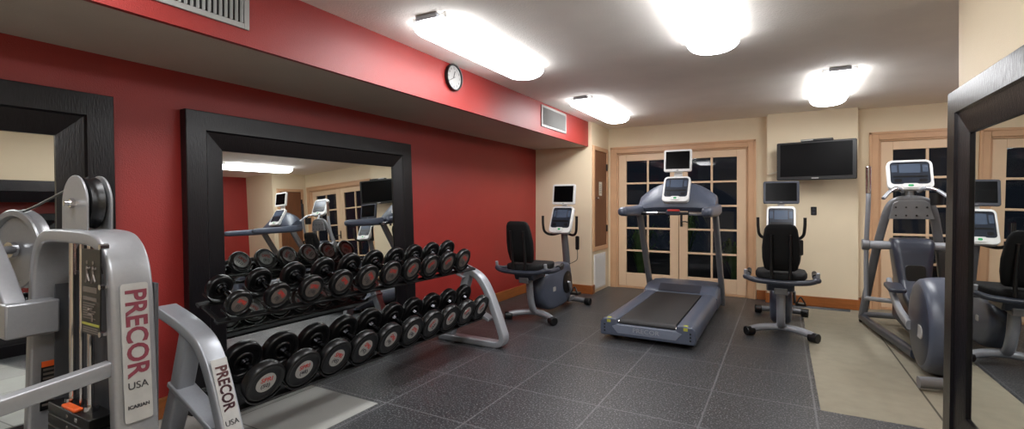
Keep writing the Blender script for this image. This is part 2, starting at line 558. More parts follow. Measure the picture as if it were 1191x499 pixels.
grille('air_vent', (XS, 1.14, 2.17), (0, 0, R(90)), 0.74, 0.24, True, 26, 'white slatted air vent on the red soffit above the near mirrors')
grille('air_vent', (XS, 5.33, 2.165), (0, 0, R(90)), 0.72, 0.25, True, 24, 'white slatted air vent at the far end of the red soffit')
grille('return_air_grille', (XJ, 6.85, 0.05), (0, 0, R(90)), 0.50, 0.50, False, 36, 'white louvred return grille low under the narrow brown door')

# ------------------------------------------------------------------ ceiling lights
def ceiling_light(x, y, ln, label):
    t = thing('ceiling_light', label, 'ceiling light', (x, y, H), group='wraparound ceiling lights')
    MB().span((-0.13, -ln/2 + 0.03, -0.034), (0.13, ln/2 - 0.03, 0)).build('housing', 'white', t, bevel=0.004)
    df = MB(); loops = []
    for k in range(7):
        a = k / 6 * PI / 2
        ins = 0.10 * (1 - math.cos(a))
        z = -0.032 - 0.066 * math.sin(a)
        loops.append([(p[0], p[1], z) for p in rrect(0.34 - 2*ins, ln - 1.3*ins, 0.13 - ins * 0.5, 6)])
    df.loft(loops)
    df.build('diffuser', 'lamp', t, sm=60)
    for s_ in (-1, 1):
        MB().box((0, s_ * (ln/2 - 0.012), -0.018), (0.16, 0.03, 0.030)).build('end_cap', 'silver', t, bevel=0.003)
    return t
L0 = ceiling_light(-1.90, 3.03, 1.42, 'long lit ceiling light beside the red soffit near the clock')
for x, y, lb in ((-0.42, 3.05, 'lit ceiling light nearest the camera at the top centre of the photo'),
                 (0.43, 5.63, 'lit ceiling light above the television and the upright bike'),
                 (-1.90, 5.62, 'lit ceiling light near the far end of the red soffit'),
                 (-1.88, 0.2, 'added unseen ceiling light behind the camera beside the soffit'),  # this lamp and the next are added out of view for fill light
                 (-0.42, 0.2, 'added unseen ceiling light behind the camera near the right wall'),
                 (2.2, 5.6, 'lit ceiling light over the alcove, seen in the left mirror')):
    dup(L0, (x, y, H), lb)

# ------------------------------------------------------------------ framed mirrors
def mirror(loc, rot, label):
    """lies in local x-z, front towards -y, base at z=0"""
    w_, h_, b = 2.05, 1.86, 0.235
    t = thing('framed_mirror', label, 'mirror', loc, rot, 'dark framed mirrors')
    fr = MB()
    prof = [(0.0, 0.0), (0.0, -0.058), (0.004, -0.062), (0.118, -0.062), (0.122, -0.056), (0.128, -0.050), (b - 0.012, -0.034), (b, -0.030), (b, 0.0)]
    def corner(i, d):
        sx, sz = ((-1, 0), (1, 0), (1, 1), (-1, 1))[i]
        x = sx * (w_/2 - d); z = (d if sz == 0 else h_ - d)
        return x, z
    names = ('bottom_rail', 'right_stile', 'top_rail', 'left_stile')
    for i in range(4):
        side = MB(); loops = []
        for cidx in (i, (i + 1) % 4):
            loops.append([(corner(cidx, d)[0], y, corner(cidx, d)[1]) for d, y in prof])
        side.loft(loops)
        side.build(names[i], 'espresso', t, sm=20)
    MB().span((-w_/2 + b, -0.020, b), (w_/2 - b, -0.014, h_ - b)).build('mirror_glass', 'mirror', t)
    MB().span((-w_/2 + b * 0.5, -0.013, b * 0.5), (w_/2 - b * 0.5, -0.004, h_ - b * 0.5)).build('backing_board', 'dark', t)
    return t
LEAN = R(2.35)
off = math.sin(LEAN) * 1.86
# left wall: the front (-y) must face +X: rotate +90 about Z; lean tips the top back to the wall
m1 = mirror((XL + off + 0.002, 2.62, 0), (-LEAN, 0, R(90)), 'large dark framed mirror leaning on the red wall behind the dumbbells')
dup(m1, (XL + off + 0.002, 0.21, 0), 'dark framed mirror at the far left behind the weight machine')
LEAN2 = R(0.7)
dup(m1, (XR - math.sin(LEAN2) * 1.86 - 0.002, 2.335, 0), 'dark framed mirror on the cream wall at the right edge', (-LEAN2, 0, R(-90)))

# ------------------------------------------------------------------ dumbbell rack
RK = thing('dumbbell_rack', 'silver two tier dumbbell rack standing in front of the leaning mirror', 'dumbbell rack', (-2.5, 2.5, 0))
def rk(x, y, z): return (x + 2.5, y - 2.5, z)
prof_tube = [(p[0], p[1]) for p in rrect(0.055, 0.098, 0.009, 3)]
def arm_path(y):
    p = [(-2.76, y, .735), (-2.60, y, .696), (-2.48, y, .655), (-2.40, y, .61), (-2.34, y, .54), (-2.285, y, .44), (-2.225, y, .30), (-2.165, y, .15),
         (-2.150, y, .095), (-2.165, y, .050), (-2.215, y, .030), (-2.30, y, .0285), (-2.60, y, .0285), (-2.84, y, .0285)]
    return smooth([rk(*q) for q in p], 5)
TRAYA = 22
for y in (1.30, 3.70):
    fr = MB().sweep(arm_path(y), prof_tube, (0, 1, 0))
    f = fr.build('end_frame', 'silver', RK, sm=50)
    rl = MB().sweep([rk(-2.52, y, .655), rk(-2.62, y, .34), rk(-2.735, y, .055)], [(p[0], p[1]) for p in rrect(0.075, 0.085, 0.012, 3)], (0, 1, 0))
    rl.build('rear_leg', 'silver', RK, sm=50)
    cp = MB()
    a = R(TRAYA)
    cp.box(rk(-2.465, y, .315), (0.40, 0.10, 0.028), (0, a, 0))
    cp.build('tray_bracket', 'silver', RK, bevel=0.006)
    cp = MB().box(rk(-2.62, y + (0.03 if y < 2 else -0.03), .635), (0.17, 0.07, 0.02), (0, a, 0))
    cp.build('tray_bracket', 'silver', RK, bevel=0.004)
    if y < 2:
        # lettered plate on the front of the near upright
        dn = Vector((0.060, 0, -0.15)).normalized()
        out = Vector((0.15, 0, 0.060)).normalized()
        c0 = Vector(rk(-2.2575, y, .3775)) + out * 0.0295
        pl = MB().box(c0, (0.003, 0.074, 0.36), (0, -math.atan2(0.060, 0.15), 0))
        pl.build('name_plate', 'plate', f)
        MB().text('PRECOR', 0.072, frame_mat(c0 + out * 0.002 - dn * 0.045, dn, (0, 1, 0)), 0, sx=0.76, bold=0.002).build('lettering', 'chrome_print', f)
        MB().text('USA', 0.034, frame_mat(c0 + out * 0.002 + dn * 0.113, (0, 1, 0), -dn), 0).build('lettering', 'ink', f)
# trays
def tray(xc, zc, dp, heads):
    a = R(TRAYA)
    X = Matrix.Translation(rk(xc, 2.5, zc)) @ Matrix.Rotation(a, 4, 'Y')
    ln = 2.28
    tb = MB()
    hx = heads[0][1]
    for sx in (-1, 1):
        tb.span((sx * hx - 0.019, -ln/2, -0.014), (sx * hx + 0.019, ln/2, 0.0), X=X)
        tb.span((sx * hx - 0.004, -ln/2, -0.022), (sx * hx + 0.004, ln/2, -0.014), X=X)
    if zc < 0.5:
        tb.span((-hx + 0.019, -ln/2, -0.012), (hx - 0.019, ln/2, -0.007), X=X)
    else:
        for yy in (-ln/2 + 0.02, -ln/6, ln/6, ln/2 - 0.02):
            tb.span((-hx, yy - 0.012, -0.012), (hx, yy + 0.012, -0.003), X=X)
    t = tb.build('tray', 'blackm', RK, bevel=0.003)
    for (y, hx, r) in heads:
        for sx in (-1, 1):
            sd = MB(); loops = []
            for k in range(13):
                an = R(-150 + 120 * k / 12)
                for_r = r + 0.003
                loops.append([(sx * hx + q, y - 2.5 + (for_r + e) * math.cos(an), r + 0.014 + (for_r + e) * math.sin(an)) for q, e in ((-0.028, 0), (0.028, 0), (0.028, 0.007), (-0.028, 0.007))])
            sd.loft(loops, X=X)
            sd.span((sx * hx - 0.02, y - 2.5 - 0.02, 0.0), (sx * hx + 0.02, y - 2.5 + 0.02, 0.010), X=X)
            sd.build('saddle', 'blackm', t, sm=60)
    return X

# ------------------------------------------------------------------ dumbbells
def dumbbell(r, hl, gap, label, weight, lr):
    """axis along local x, centre at origin"""
    t = thing('dumbbell', label, 'dumbbell', group='black round dumbbells')
    h = MB()
    h.lathe([(0.014, -gap/2 - 0.01), (0.0155, -gap/4), (0.017, 0), (0.0155, gap/4), (0.014, gap/2 + 0.01)], (0, 0, 0), 'x', 20)
    for s_ in (-1, 1):
        h.lathe([(0.014, s_*gap/2 - s_*0.030), (0.024, s_*gap/2 - s_*0.026), (0.027, s_*gap/2 - s_*0.012), (0.03, s_*gap/2)], (0, 0, 0), 'x', 20)
    h.build('handle', 'dchrome', t)
    for s_ in (-1, 1):
        hd = MB()
        x0 = gap / 2
        pr = [(0.012, x0 + 0.002), (r*0.36, x0 + 0.002), (r*0.40, x0 - 0.004), (r*0.46, x0 - 0.003), (r*0.50, x0 + 0.003), (r*0.72, x0 + 0.004), (r*0.75, x0 - 0.001), (r*0.93, x0), (r*0.98, x0 + 0.003), (r, x0 + 0.008),
              (r, x0 + hl - 0.008), (r*0.98, x0 + hl - 0.003), (r*0.93, x0 + hl), (r*0.88, x0 + hl + 0.001), (r*0.85, x0 + hl - 0.002), (r*0.68, x0 + hl - 0.003), (0.01, x0 + hl - 0.003)]
        hd.lathe([(a, s_ * b) for a, b in pr], (0, 0, 0), 'x', 40)
        ho = hd.build('head', 'urethane', t, sm=50)
        lb = MB()
        xx = s_ * (x0 + hl - 0.003)
        lb.lathe([(r*lr, xx), (r*lr, xx + s_*0.002), (r*(lr - .03), xx + s_*0.0025), (0.002, xx + s_*0.0025)], (0, 0, 0), 'x', 32)
        fx = frame_mat((xx + s_*0.0028, 0, r*lr*0.32), (0, s_, 0), (0, 0, 1))
        lb.text('SPRI', r*lr*0.68, fx, 1, ext=0.0006, bold=0.0006)
        fx = frame_mat((xx + s_*0.0028, 0, -r*lr*0.34), (0, s_, 0), (0, 0, 1))
        lb.text('(%d)' % weight, r*lr*0.60, fx, 2, ext=0.0006, bold=0.0006)
        lb.build('label', [LABM if s_ > 0 else 'plate', 'redp', 'ink'], ho)  # upper rear labels paler: the brighter light on them is put into the colour
    return t
rng = random.Random(4)
ORD = ['', 'second ', 'third ', 'fourth ', 'fifth ', 'sixth ', 'seventh ', 'eighth ', 'ninth ']
def row(xc, zc, ys, rads, hls, gap, weights, tier, n):
    hx = gap / 2 + sum(hls) / len(hls) / 2
    X = tray(xc, zc, gap + 1.3 * max(hls), [(y, gap / 2 + hl / 2, r) for y, r, hl in zip(ys, rads, hls)])
    for i, (y, r, hl, wt) in enumerate(zip(ys, rads, hls, weights)):
        if i == 0: lb = 'black dumbbell at the near end of the %s tier of the rack' % tier
        elif i == n - 1: lb = 'black dumbbell at the far end of the %s tier of the rack' % tier
        else: lb = 'black dumbbell, %sfrom the near end of the %s rack tier' % (ORD[i], tier)
        d = dumbbell(r, hl, gap, lb, wt, 0.64 if tier == 'upper' else 0.50)
        p = X @ Vector((0, y - 2.5, r + 0.0175))
        d.location = (p.x - 2.5, p.y + 2.5, p.z)
        roll = 0.0 if (tier == 'lower' and i == 0) else rng.uniform(-1.0, 1.0)
        d.rotation_mode = 'XYZ'
        q = (Matrix.Rotation(R(TRAYA), 4, 'Y') @ Matrix.Rotation(roll, 4, 'X')).to_euler()
        d.rotation_euler = q
N = 10
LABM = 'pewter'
yu = [1.452 + 0.2145 * i for i in range(N)]
ru = [.066, .072, .078, .082, .086, .088, .090, .092, .094, .095]
hu = [0.036 + 0.006 * i / 9 for i in range(N)]
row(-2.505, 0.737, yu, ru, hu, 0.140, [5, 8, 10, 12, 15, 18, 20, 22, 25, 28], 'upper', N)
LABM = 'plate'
yl = [1.530 + 0.2235 * i for i in range(N)]
rl_ = [0.107] * N
hl_ = [0.052] * N
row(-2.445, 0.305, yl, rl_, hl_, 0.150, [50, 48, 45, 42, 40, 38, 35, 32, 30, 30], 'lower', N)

# ------------------------------------------------------------------ cable weight machine at the far left
WM = thing('weight_stack_machine', 'silver cable weight machine with a weight stack at the left edge', 'weight machine', (-2.13, 0.77, 0))
def wm(x, y, z): return (x + 2.13, y - 0.77, z)  # most machine coordinates below are scaled down about the camera, then written out
yc = 0.764
path = [wm(x, yc, z) for x, z in ((-1.771, 0.0), (-1.7835, .166), (-1.814, .558), (-1.840, .906), (-1.8505, 1.010), (-1.875, 1.0886), (-1.923, 1.141), (-1.992, 1.1626), (-2.166, 1.167),
        (-2.340, 1.1626), (-2.41, 1.1365), (-2.453, 1.080), (-2.475, .993), (-2.497, .775), (-2.549, .166), (-2.562, 0.0))]
arch = MB().sweep(smooth(path, 5), [(p[0], p[1]) for p in rrect(0.046, 0.118, 0.010, 4)], (0, 1, 0))
ar = arch.build('arch_frame', 'silverm', WM, sm=60)
# lettered plate on the right leg
dn = Vector((0.07, 0, -0.85)).normalized(); out = Vector((0.85, 0, 0.07)).normalized()
c0 = Vector(wm(-1.8265, yc, 0.806)) + out * 0.0234
pl = MB().prism(rrect(0.435, 0.0766, 0.009, 3), 'z', -0.0015, 0.0015, X=frame_mat(c0, dn, (0, 1, 0)))
pl = pl.build('name_plate', 'plate', ar)
MB().text('PRECOR', 0.082, frame_mat(c0 + out*0.002 - dn*0.061, dn, (0, 1, 0)), 0, sx=0.90, bold=0.0019).build('lettering', 'maroon', ar)
MB().text('USA', 0.031, frame_mat(c0 + out*0.002 + dn*0.106, (0, 1, 0), -dn), 0).build('lettering', 'ink', ar)
MB().text('ICARIAN', 0.0152, frame_mat(c0 + out*0.002 + dn*0.171, (0, 1, 0), -dn), 0, bold=0.0004).build('lettering', 'ink', ar)
# pulley housing on top: two round-topped plates and a grooved wheel between
pp = [(-0.100, 0.0), (0.100, 0.0)] + [(0.100 * math.cos(a), 0.100 + 0.100 * math.sin(a)) for a in [PI * k / 18 for k in range(19)]]
PXC, PZC = -2.157, 1.282
for yy in (-0.038, 0.030):
    q = MB().prism([(p[0], p[1]) for p in pp], 'y', yy, yy + 0.007, X=Matrix.Translation(wm(PXC, yc, 1.180)))
    q.build('pulley_plate', 'silverm', WM, bevel=0.002)
pw = MB().lathe([(0.02, -0.026), (0.082, -0.026), (0.092, -0.019), (0.086, -0.005), (0.086, 0.005), (0.092, 0.019), (0.082, 0.026), (0.02, 0.026)], wm(PXC, yc, PZC), 'y', 36)
pwo = pw.build('pulley_wheel', 'black', WM)
ax = MB().cyl(wm(PXC, yc - 0.065, PZC), wm(PXC, yc + 0.045, PZC), 0.009, 16).cyl(wm(PXC, yc - 0.05, PZC), wm(PXC, yc - 0.038, PZC), 0.017, 6)
ax.build('axle', 'chrome', pwo)
# large cam wheel behind the arch, its shaft and the slanting arm
CX = Matrix.Translation(wm(-2.93, 0.80, 1.08)) @ Matrix.Rotation(R(13), 4, 'Z')
cw = MB()
cw.lathe([(0.02, -0.010), (0.140, -0.010), (0.147, -0.028), (0.170, -0.028), (0.175, -0.022), (0.163, -0.005), (0.163, 0.005), (0.175, 0.022), (0.170, 0.028), (0.147, 0.028), (0.140, 0.010), (0.02, 0.010)], (0, 0, 0), 'y', 56, X=CX)
cwo = cw.build('cam_wheel', 'silverm', WM, sm=50)
hb = MB().cyl((0, -0.07, 0), (0, 0.03, 0), 0.014, 16, X=CX).cyl((0, -0.040, 0), (0, -0.02, 0), 0.034, 24, X=CX).cyl((0, -0.082, 0), (0, -0.060, 0), 0.020, 6, X=CX)
hb.build('hub', 'chrome', cwo)
cb = MB().tube([wm(PXC, yc, 1.371), wm(-2.225, 0.765, 1.356), wm(-2.55, 0.785, 1.300), wm(-2.86, 0.80, 1.250), wm(-2.95, 0.796, 1.246), wm(-3.04, 0.775, 1.205), wm(-3.09, 0.762, 1.12)], 0.005, 10, n=4)
cb.build('cable', 'blackm', WM)
bm_ = MB().span(wm(-2.475, 0.615, 0.795), wm(-2.392, 0.765, 0.920))
bm_.build('side_beam', 'silverm', WM, bevel=0.007)
ar2 = MB().sweep([wm(-2.425, 0.652, 0.86), wm(-2.56, 0.652, 0.985), wm(-2.80, 0.655, 1.165)], [(p[0], p[1]) for p in rrect(0.075, 0.062, 0.008, 3)], (0, 1, 0))
ar2.build('swing_arm', 'silverm', WM, sm=50)
sp_ = MB().cyl(wm(-2.70, 0.66, 1.09), wm(-2.93, 0.78, 1.08), 0.018)
sp_.build('cam_shaft', 'silverd', WM)
# long bar towards the seat
cbx = MB().sweep([wm(-1.847, 0.71, 0.762), wm(-1.847, 0.435, 0.727), wm(-1.847, 0.10, 0.688), wm(-1.847, 0.05, 0.66), wm(-1.847, 0.03, 0.6), wm(-1.847, 0.03, 0.0)], [(p[0], p[1]) for p in rrect(0.045, 0.044, 0.005, 3)], (1, 0, 0))
cbx.build('front_bar', 'silverm', WM, sm=50)
# shroud, guide rods, stack
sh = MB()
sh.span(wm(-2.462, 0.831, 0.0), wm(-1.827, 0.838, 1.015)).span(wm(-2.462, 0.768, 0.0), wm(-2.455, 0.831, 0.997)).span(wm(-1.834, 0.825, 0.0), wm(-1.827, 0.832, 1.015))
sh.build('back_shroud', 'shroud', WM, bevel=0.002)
ZT = 0.558                        # top of the stack
for x in (-2.249, -2.101):
    MB().cyl(wm(x, 0.753, 0.05), wm(x, 0.753, 1.15), 0.010, 16).build('guide_rod', 'chrome', WM)
    MB().cyl(wm(x, 0.753, ZT), wm(x, 0.753, ZT + 0.021), 0.0225, 20).build('collar', 'chrome', WM)
MB().cyl(wm(-2.175, 0.753, 0.4), wm(-2.175, 0.753, 1.165), 0.006, 12).build('selector_rod', 'chrome', WM)
MB().box(wm(-2.175, 0.727, ZT + 0.007), (0.104, 0.026, 0.012)).build('selector_strap', 'orange', WM, bevel=0.004)
for k in range(13):
    z1 = ZT - k * 0.0395
    pm = MB().span(wm(-2.340, 0.713, z1 - 0.0365), wm(-2.010, 0.792, z1))
    p_ = pm.build('weight_plate', 'blackm', WM, bevel=0.003)
    MB().text(str(10 * (k + 1)), 0.021, frame_mat(wm(-2.105, 0.7122, z1 - 0.018), (1, 0, 0), (0, 0, 1)), 0, ext=0.0006).build('weight_mark', 'plate', p_)
    MB().cyl(wm(-2.175, 0.711, z1 - 0.018), wm(-2.175, 0.715, z1 - 0.018), 0.006, 12).build('pin_hole', 'pewter', p_)
MB().span(wm(-2.35, 0.705, 0.0), wm(-2.00, 0.80, 0.043)).build('stack_base', 'black', WM)
# instruction placard beside the right leg
PD = 0.026
pco = MB().span(wm(-2.014 + PD, 0.689, 0.862), wm(-1.884 + PD, 0.693, 1.135), 0).build('placard', 'black', WM)
pt = MB()
def pq(x0, x1, z0, z1, mi): pt.span(wm(x0 + PD, 0.6877, z0), wm(x1 + PD, 0.6888, z1), mi)
pq(-2.001, -1.905, .997, 1.014, 0); pq(-2.001, -1.905, .971, .982, 0)
for k in range(7): pq(-2.001, -1.914 - 0.01 * (k % 3), .9595 - k * .0078, .963 - k * .0078, 0)
pq(-2.010, -1.888, .892, .899, 1)
for k in range(3): pq(-2.001, -1.897, .882 - k * .007, .8855 - k * .007, 2)
def fig(x, z, q):
    for a, b in q:
        pt.cyl(wm(x + PD + a[0], 0.6882, z + a[1]), wm(x + PD + b[0], 0.6882, z + b[1]), 0.0035, 8)
for dx in (0.0, 0.043):
    fig(-1.975 + dx, 1.080, (((0, 0), (.004, -.026)), ((.004, -.026), (.017, -.048)), ((.004, -.009), (.022, -.004)), ((.004, -.026), (-.009, -.052))))
    pt.cyl(wm(-1.975 + PD + dx, .6877, 1.092), wm(-1.975 + PD + dx, .6887, 1.092), .006, 12)
pt.build('placard_print', ['pewter', 'yellow', 'pewter'], pco)
pt = MB()
fig(-1.966, .949, (((0, 0), (.004, -.022)), ((.004, -.022), (.03, -.024)), ((.03, -.024), (.03, -.043)), ((.004, -.009), (.026, -.004))))
pt.build('placard_print', 'pewter', pco)
for z in (1.145, 1.019, .871):
    MB().cyl(wm(-1.884 + PD, .687, z), wm(-1.884 + PD, .71, z), .0095, 6).build('bolt', 'chrome', WM)
# warning label on the inner face of the left leg
wl = MB()
LX = frame_mat(wm(-2.4885, 0.768, 0.575), (0, 1, 0), (0.085, 0, 1))
wl.box((0, 0, 0), (0.061, 0.191, 0.003), X=LX, mi=0)
wl.box((0, 0.087, 0.001), (0.061, 0.022, 0.003), X=LX, mi=1)
for k in range(9): wl.box((0, 0.065 - k * 0.0174, 0.001), (0.05, 0.008, 0.0025), X=LX, mi=2)
wl.build('warning_label', ['black', 'orange', 'pewter'], WM)

# ------------------------------------------------------------------ treadmill
def console_panel(parent, c, tilt, w_, h_, name='console', mats=('whitepl', 'panel', 'panelL', 'green')):
    """face towards -y, leaning back by tilt"""
    X = Matrix.Translation(c) @ Matrix.Rotation(-tilt, 4, 'X')
    b = MB().prism(rrect(w_, h_, w_ * 0.16, 5), 'y', -0.012, 0.04, X=X)
    co_ = b.build(name, mats[0], parent, bevel=0.008, seg=3)
    p = MB()
    p.prism([(a, z + h_ * 0.055) for a, z in rrect(w_ * 0.86, h_ * 0.74, w_ * 0.09, 4)], 'y', -0.0145, -0.0115, 0, X)
    p.prism([(a, z + h_ * 0.20) for a, z in rrect(w_ * 0.46, h_ * 0.30, 0.008, 3)], 'y', -0.0158, -0.014, 1, X)
    for sx in (-1, 1):
        p.prism([(a + sx * w_ * 0.335, z + h_ * 0.20) for a, z in rrect(w_ * 0.12, h_ * 0.24, 0.005, 2)], 'y', -0.0155, -0.014, 2, X)
        p.prism([(a + sx * w_ * 0.27, z - h_ * 0.205) for a, z in rrect(w_ * 0.18, h_ * 0.10, h_ * 0.05, 4)], 'y', -0.018, -0.014, 3, X)
    p.prism([(a, z - h_ * 0.07) for a, z in rrect(w_ * 0.76, h_ * 0.05, h_ * 0.025, 3)], 'y', -0.0175, -0.014, 3, X)
    for k in range(6):
        p.prism([(a + w_ * (-0.25 + 0.1 * k), z + h_ * 0.39) for a, z in rrect(w_ * 0.07, h_ * 0.025, 0.002, 2)], 'y', -0.016, -0.012, 3, X)
    p.build('control_panel', [mats[1], mats[2], 'panelL', 'black'], co_, sm=30)
    g = MB().prism([(a, z - h_ * 0.375) for a, z in rrect(w_ * 0.36, h_ * 0.14, h_ * 0.06, 4)], 'y', -0.020, -0.010, 0, X)
    g.prism([(a, z - h_ * 0.375) for a, z in rrect(w_ * 0.12, h_ * 0.065, h_ * 0.03, 4)], 'y', -0.0215, -0.0198, 1, X)
    g.build('start_button', [mats[0], 'green'], co_)
    return X

def small_tv(parent, c, w_, h_, body, tilt=R(8)):
    X = Matrix.Translation(c) @ Matrix.Rotation(-tilt, 4, 'X')
    b = MB().prism(rrect(w_, h_, 0.02, 4), 'y', -0.015, 0.022, X=X).prism(rrect(w_ * 0.7, h_ * 0.7, 0.03, 4), 'y', 0.022, 0.045, X=X)
    t = b.build('television', body, parent, bevel=0.005, seg=3)
    MB().prism([(a, z + h_ * 0.02) for a, z in rrect(w_ * 0.86, h_ * 0.80, 0.004, 2)], 'y', -0.0165, -0.0148, X=X).build('screen', 'screen', t)
    MB().prism([(a, z - h_ * 0.44) for a, z in rrect(w_ * 0.08, h_ * 0.03, 0.002, 2)], 'y', -0.0165, -0.0148, X=X).build('badge', 'silverd', t)

def treadmill(loc, label):
    t = thing('treadmill', label, 'treadmill', loc, group='blue grey treadmills')
    # side rails with rounded outer shoulder
    for s_ in (-1, 1):
        rp = [(0.265, 0.06), (0.415, 0.045), (0.428, 0.07), (0.425, 0.15), (0.405, 0.188), (0.37, 0.203), (0.285, 0.205), (0.265, 0.195)]
        lo = []
        for y, dz in ((0.06, 0), (0.8, 0.004), (1.55, 0.012), (1.75, 0.03)):
            lo.append([(s_ * x, y, z + (dz if z > 0.1 else 0)) for x, z in rp])
        MB().loft(lo).build('side_rail', 'blue', t, bevel=0.006, sm=50)
    # rear end cap with lighter insert
    pl = [(-0.425, 0.045), (0.425, 0.045), (0.43, 0.10), (0.425, 0.17), (0.40, 0.20), (0.30, 0.207), (0.268, 0.200), (0.268, 0.155), (-0.268, 0.155), (-0.268, 0.200), (-0.30, 0.207), (-0.40, 0.20), (-0.425, 0.17), (-0.43, 0.10)]
    ec = MB().prism(pl, 'y', 0.0, 0.085).build('rear_cap', 'blue', t, bevel=0.010, seg=3)
    ins = [(-0.315, 0.135), (-0.26, 0.072), (0.26, 0.072), (0.315, 0.135), (0.27, 0.152), (-0.27, 0.152)]
    MB().prism(ins, 'y', -0.004, 0.002).build('rear_insert', 'blueL', ec, bevel=0.002)
    MB().text('PRECOR', 0.056, frame_mat((0, -0.0052, 0.113), (1, 0, 0), (0, 0, 1)), 0, ext=0.0008, sx=1.15).build('lettering', 'silver', ec)
    for s_ in (-1, 1):
        for z in (0.085, 0.115, 0.145):
            MB().cyl((s_ * 0.385, -0.003, z), (s_ * 0.385, 0.002, z), 0.008, 12).build('bolt', 'black', ec)
        MB().prism([(-0.001, .166), (0.002, .166), (0.002, .19), (.018, .2065), (.04, .2085), (.04, .211), (.016, .209), (-.001, .192)], 'x', s_ * .345 - .018, s_ * .345 + .018).build('sticker', 'yellow', ec)
    # belt on a slightly crowned deck
    bp = [(0.03, 0.168), (0.035, 0.182), (0.055, 0.195), (0.10, 0.199), (1.62, 0.212), (1.66, 0.205), (1.66, 0.15), (0.06, 0.14), (0.036, 0.150)]
    MB().prism(bp, 'x', -0.255, 0.255).build('running_belt', 'belt', t, sm=40)
    MB().cyl((-0.264, 0.05, 0.168), (0.264, 0.05, 0.168), 0.018, 16).build('rear_roller', 'chrome', t)
    MB().span((-0.36, 0.12, 0.035), (0.36, 1.9, 0.135)).build('deck_base', 'black', t)
    # motor hood
    hp = [(1.58, 0.19), (1.60, 0.222), (1.70, 0.275), (1.80, 0.298), (2.15, 0.298), (2.27, 0.26), (2.31, 0.18), (2.31, 0.05), (1.58, 0.05)]
    lo = []
    for x, dz in ((-0.43, -0.05), (-0.40, -0.012), (-0.30, 0), (0.30, 0), (0.40, -0.012), (0.43, -0.05)):
        lo.append([(x, y, z + (dz if z > 0.19 else 0)) for y, z in hp])
    MB().loft(lo).build('motor_hood', 'blue', t, bevel=0.012, seg=3, sm=50)
    MB().prism([(1.60, 0.226), (1.72, 0.289), (1.74, 0.297), (1.60, 0.232)], 'x', -0.24, 0.24).build('hood_insert', 'blued', t)
    for s_ in (-1, 1):
        for y in (0.18, 2.15):
            MB().lathe([(0.02, 0), (0.032, 0.004), (0.032, 0.03), (0.02, 0.05)], (s_ * 0.33, y, 0.0), 'z', 20).build('foot', 'black', t)
    # uprights leaning back to the user
    for s_ in (-1, 1):
        up = MB().sweep([(s_ * 0.435, 2.10, 0.04), (s_ * 0.435, 2.02, 0.20), (s_ * 0.43, 1.72, 0.70), (s_ * 0.425, 1.44, 1.17)],
                        [(p[0], p[1]) for p in rrect(0.105, 0.062, 0.026, 4)], (1, 0, 0))
        up.build('upright', 'silverd', t, sm=60)
        # rounded arm pod towards the user
        lo = []
        for y, z, a, b in ((1.62, 1.215, 0.05, 0.06), (1.45, 1.205, 0.058, 0.064), (1.15, 1.195, 0.056, 0.056), (0.88, 1.195, 0.055, 0.052), (0.76, 1.195, 0.053, 0.05), (0.69, 1.195, 0.042, 0.040), (0.665, 1.195, 0.022, 0.022)):
            lo.append([(s_ * 0.425 + p[0], y, z + p[1]) for p in rrect(2 * a, 2 * b, min(a, b) * 0.75, 4)])
        MB().loft(lo).build('arm', 'blue', t, sm=60)
    # wide curved dash
    def arcz(x): return 1.545 - 0.175 * abs(x / 0.43) ** 2.2
    lo = []
    for k in range(25):
        x = -0.43 + 0.86 * k / 24
        zt = arcz(x); zb = 1.175 + 0.02 * (1 - abs(x / 0.43) ** 2)
        lo.append([(x, 1.44, zb), (x, 1.40, zb + 0.045), (x, 1.43, (zt + zb) / 2 + 0.01), (x, 1.53, zt - 0.012), (x, 1.58, zt), (x, 1.66, zt - 0.03), (x, 1.68, zb + 0.03), (x, 1.62, zb)])
    MB().loft(lo).build('dash', 'blue', t, bevel=0.004, sm=60)
    for s_ in (-1, 1):
        tr = MB().prism([(s_ * (0.275 + p[0]), p[1]) for p in rrect(0.20, 0.10, 0.04, 4)], 'z', 0, 0.006, X=Matrix.Translation((0, 1.46, 1.285)) @ Matrix.Rotation(R(52), 4, 'X'))
        tr.build('cup_recess', 'blued', t, bevel=0.004)
    hbk = MB().tube([(-0.37, 1.32, 1.165), (-0.15, 1.26, 1.17), (0.15, 1.26, 1.17), (0.37, 1.32, 1.165)], 0.017, 12)
    hb_ = hbk.build('grip_bar', 'black', t)
    for s_ in (-1, 1):
        gr = MB()
        gr.tube([(s_ * 0.17, 1.262, 1.17), (s_ * 0.30, 1.295, 1.167)], 0.0195, 14, n=0)
        gr.build('sensor_grip', 'chrome', hb_)
    gc = MB().box((0, 1.262, 1.178), (0.15, 0.055, 0.06))
    gc.build('grip_bar_centre', 'blued', hb_, bevel=0.012)
    sk = MB().box((0.01, 1.235, 1.205), (0.13, 0.02, 0.022))
    sk.build('safety_key', 'redp', hb_, bevel=0.004)
    console_panel(t, (0, 1.45, 1.45), R(32), 0.30, 0.35)
    MB().prism([(-0.05, 0), (0.05, 0), (0.04, 0.12), (-0.04, 0.12)], 'y', 1.56, 1.60, X=Matrix.Translation((0, 0, 1.57))).build('television_post', 'whitepl', t, bevel=0.004)
    small_tv(t, (0, 1.55, 1.79), 0.315, 0.265, 'whitepl')
    return t
TM = treadmill((-1.08, 4.42, 0), 'blue grey treadmill with its own screen before the left French doors')
dup(TM, (2.05, 4.42, 0), 'blue grey treadmill in the alcove, seen only in the left mirror')

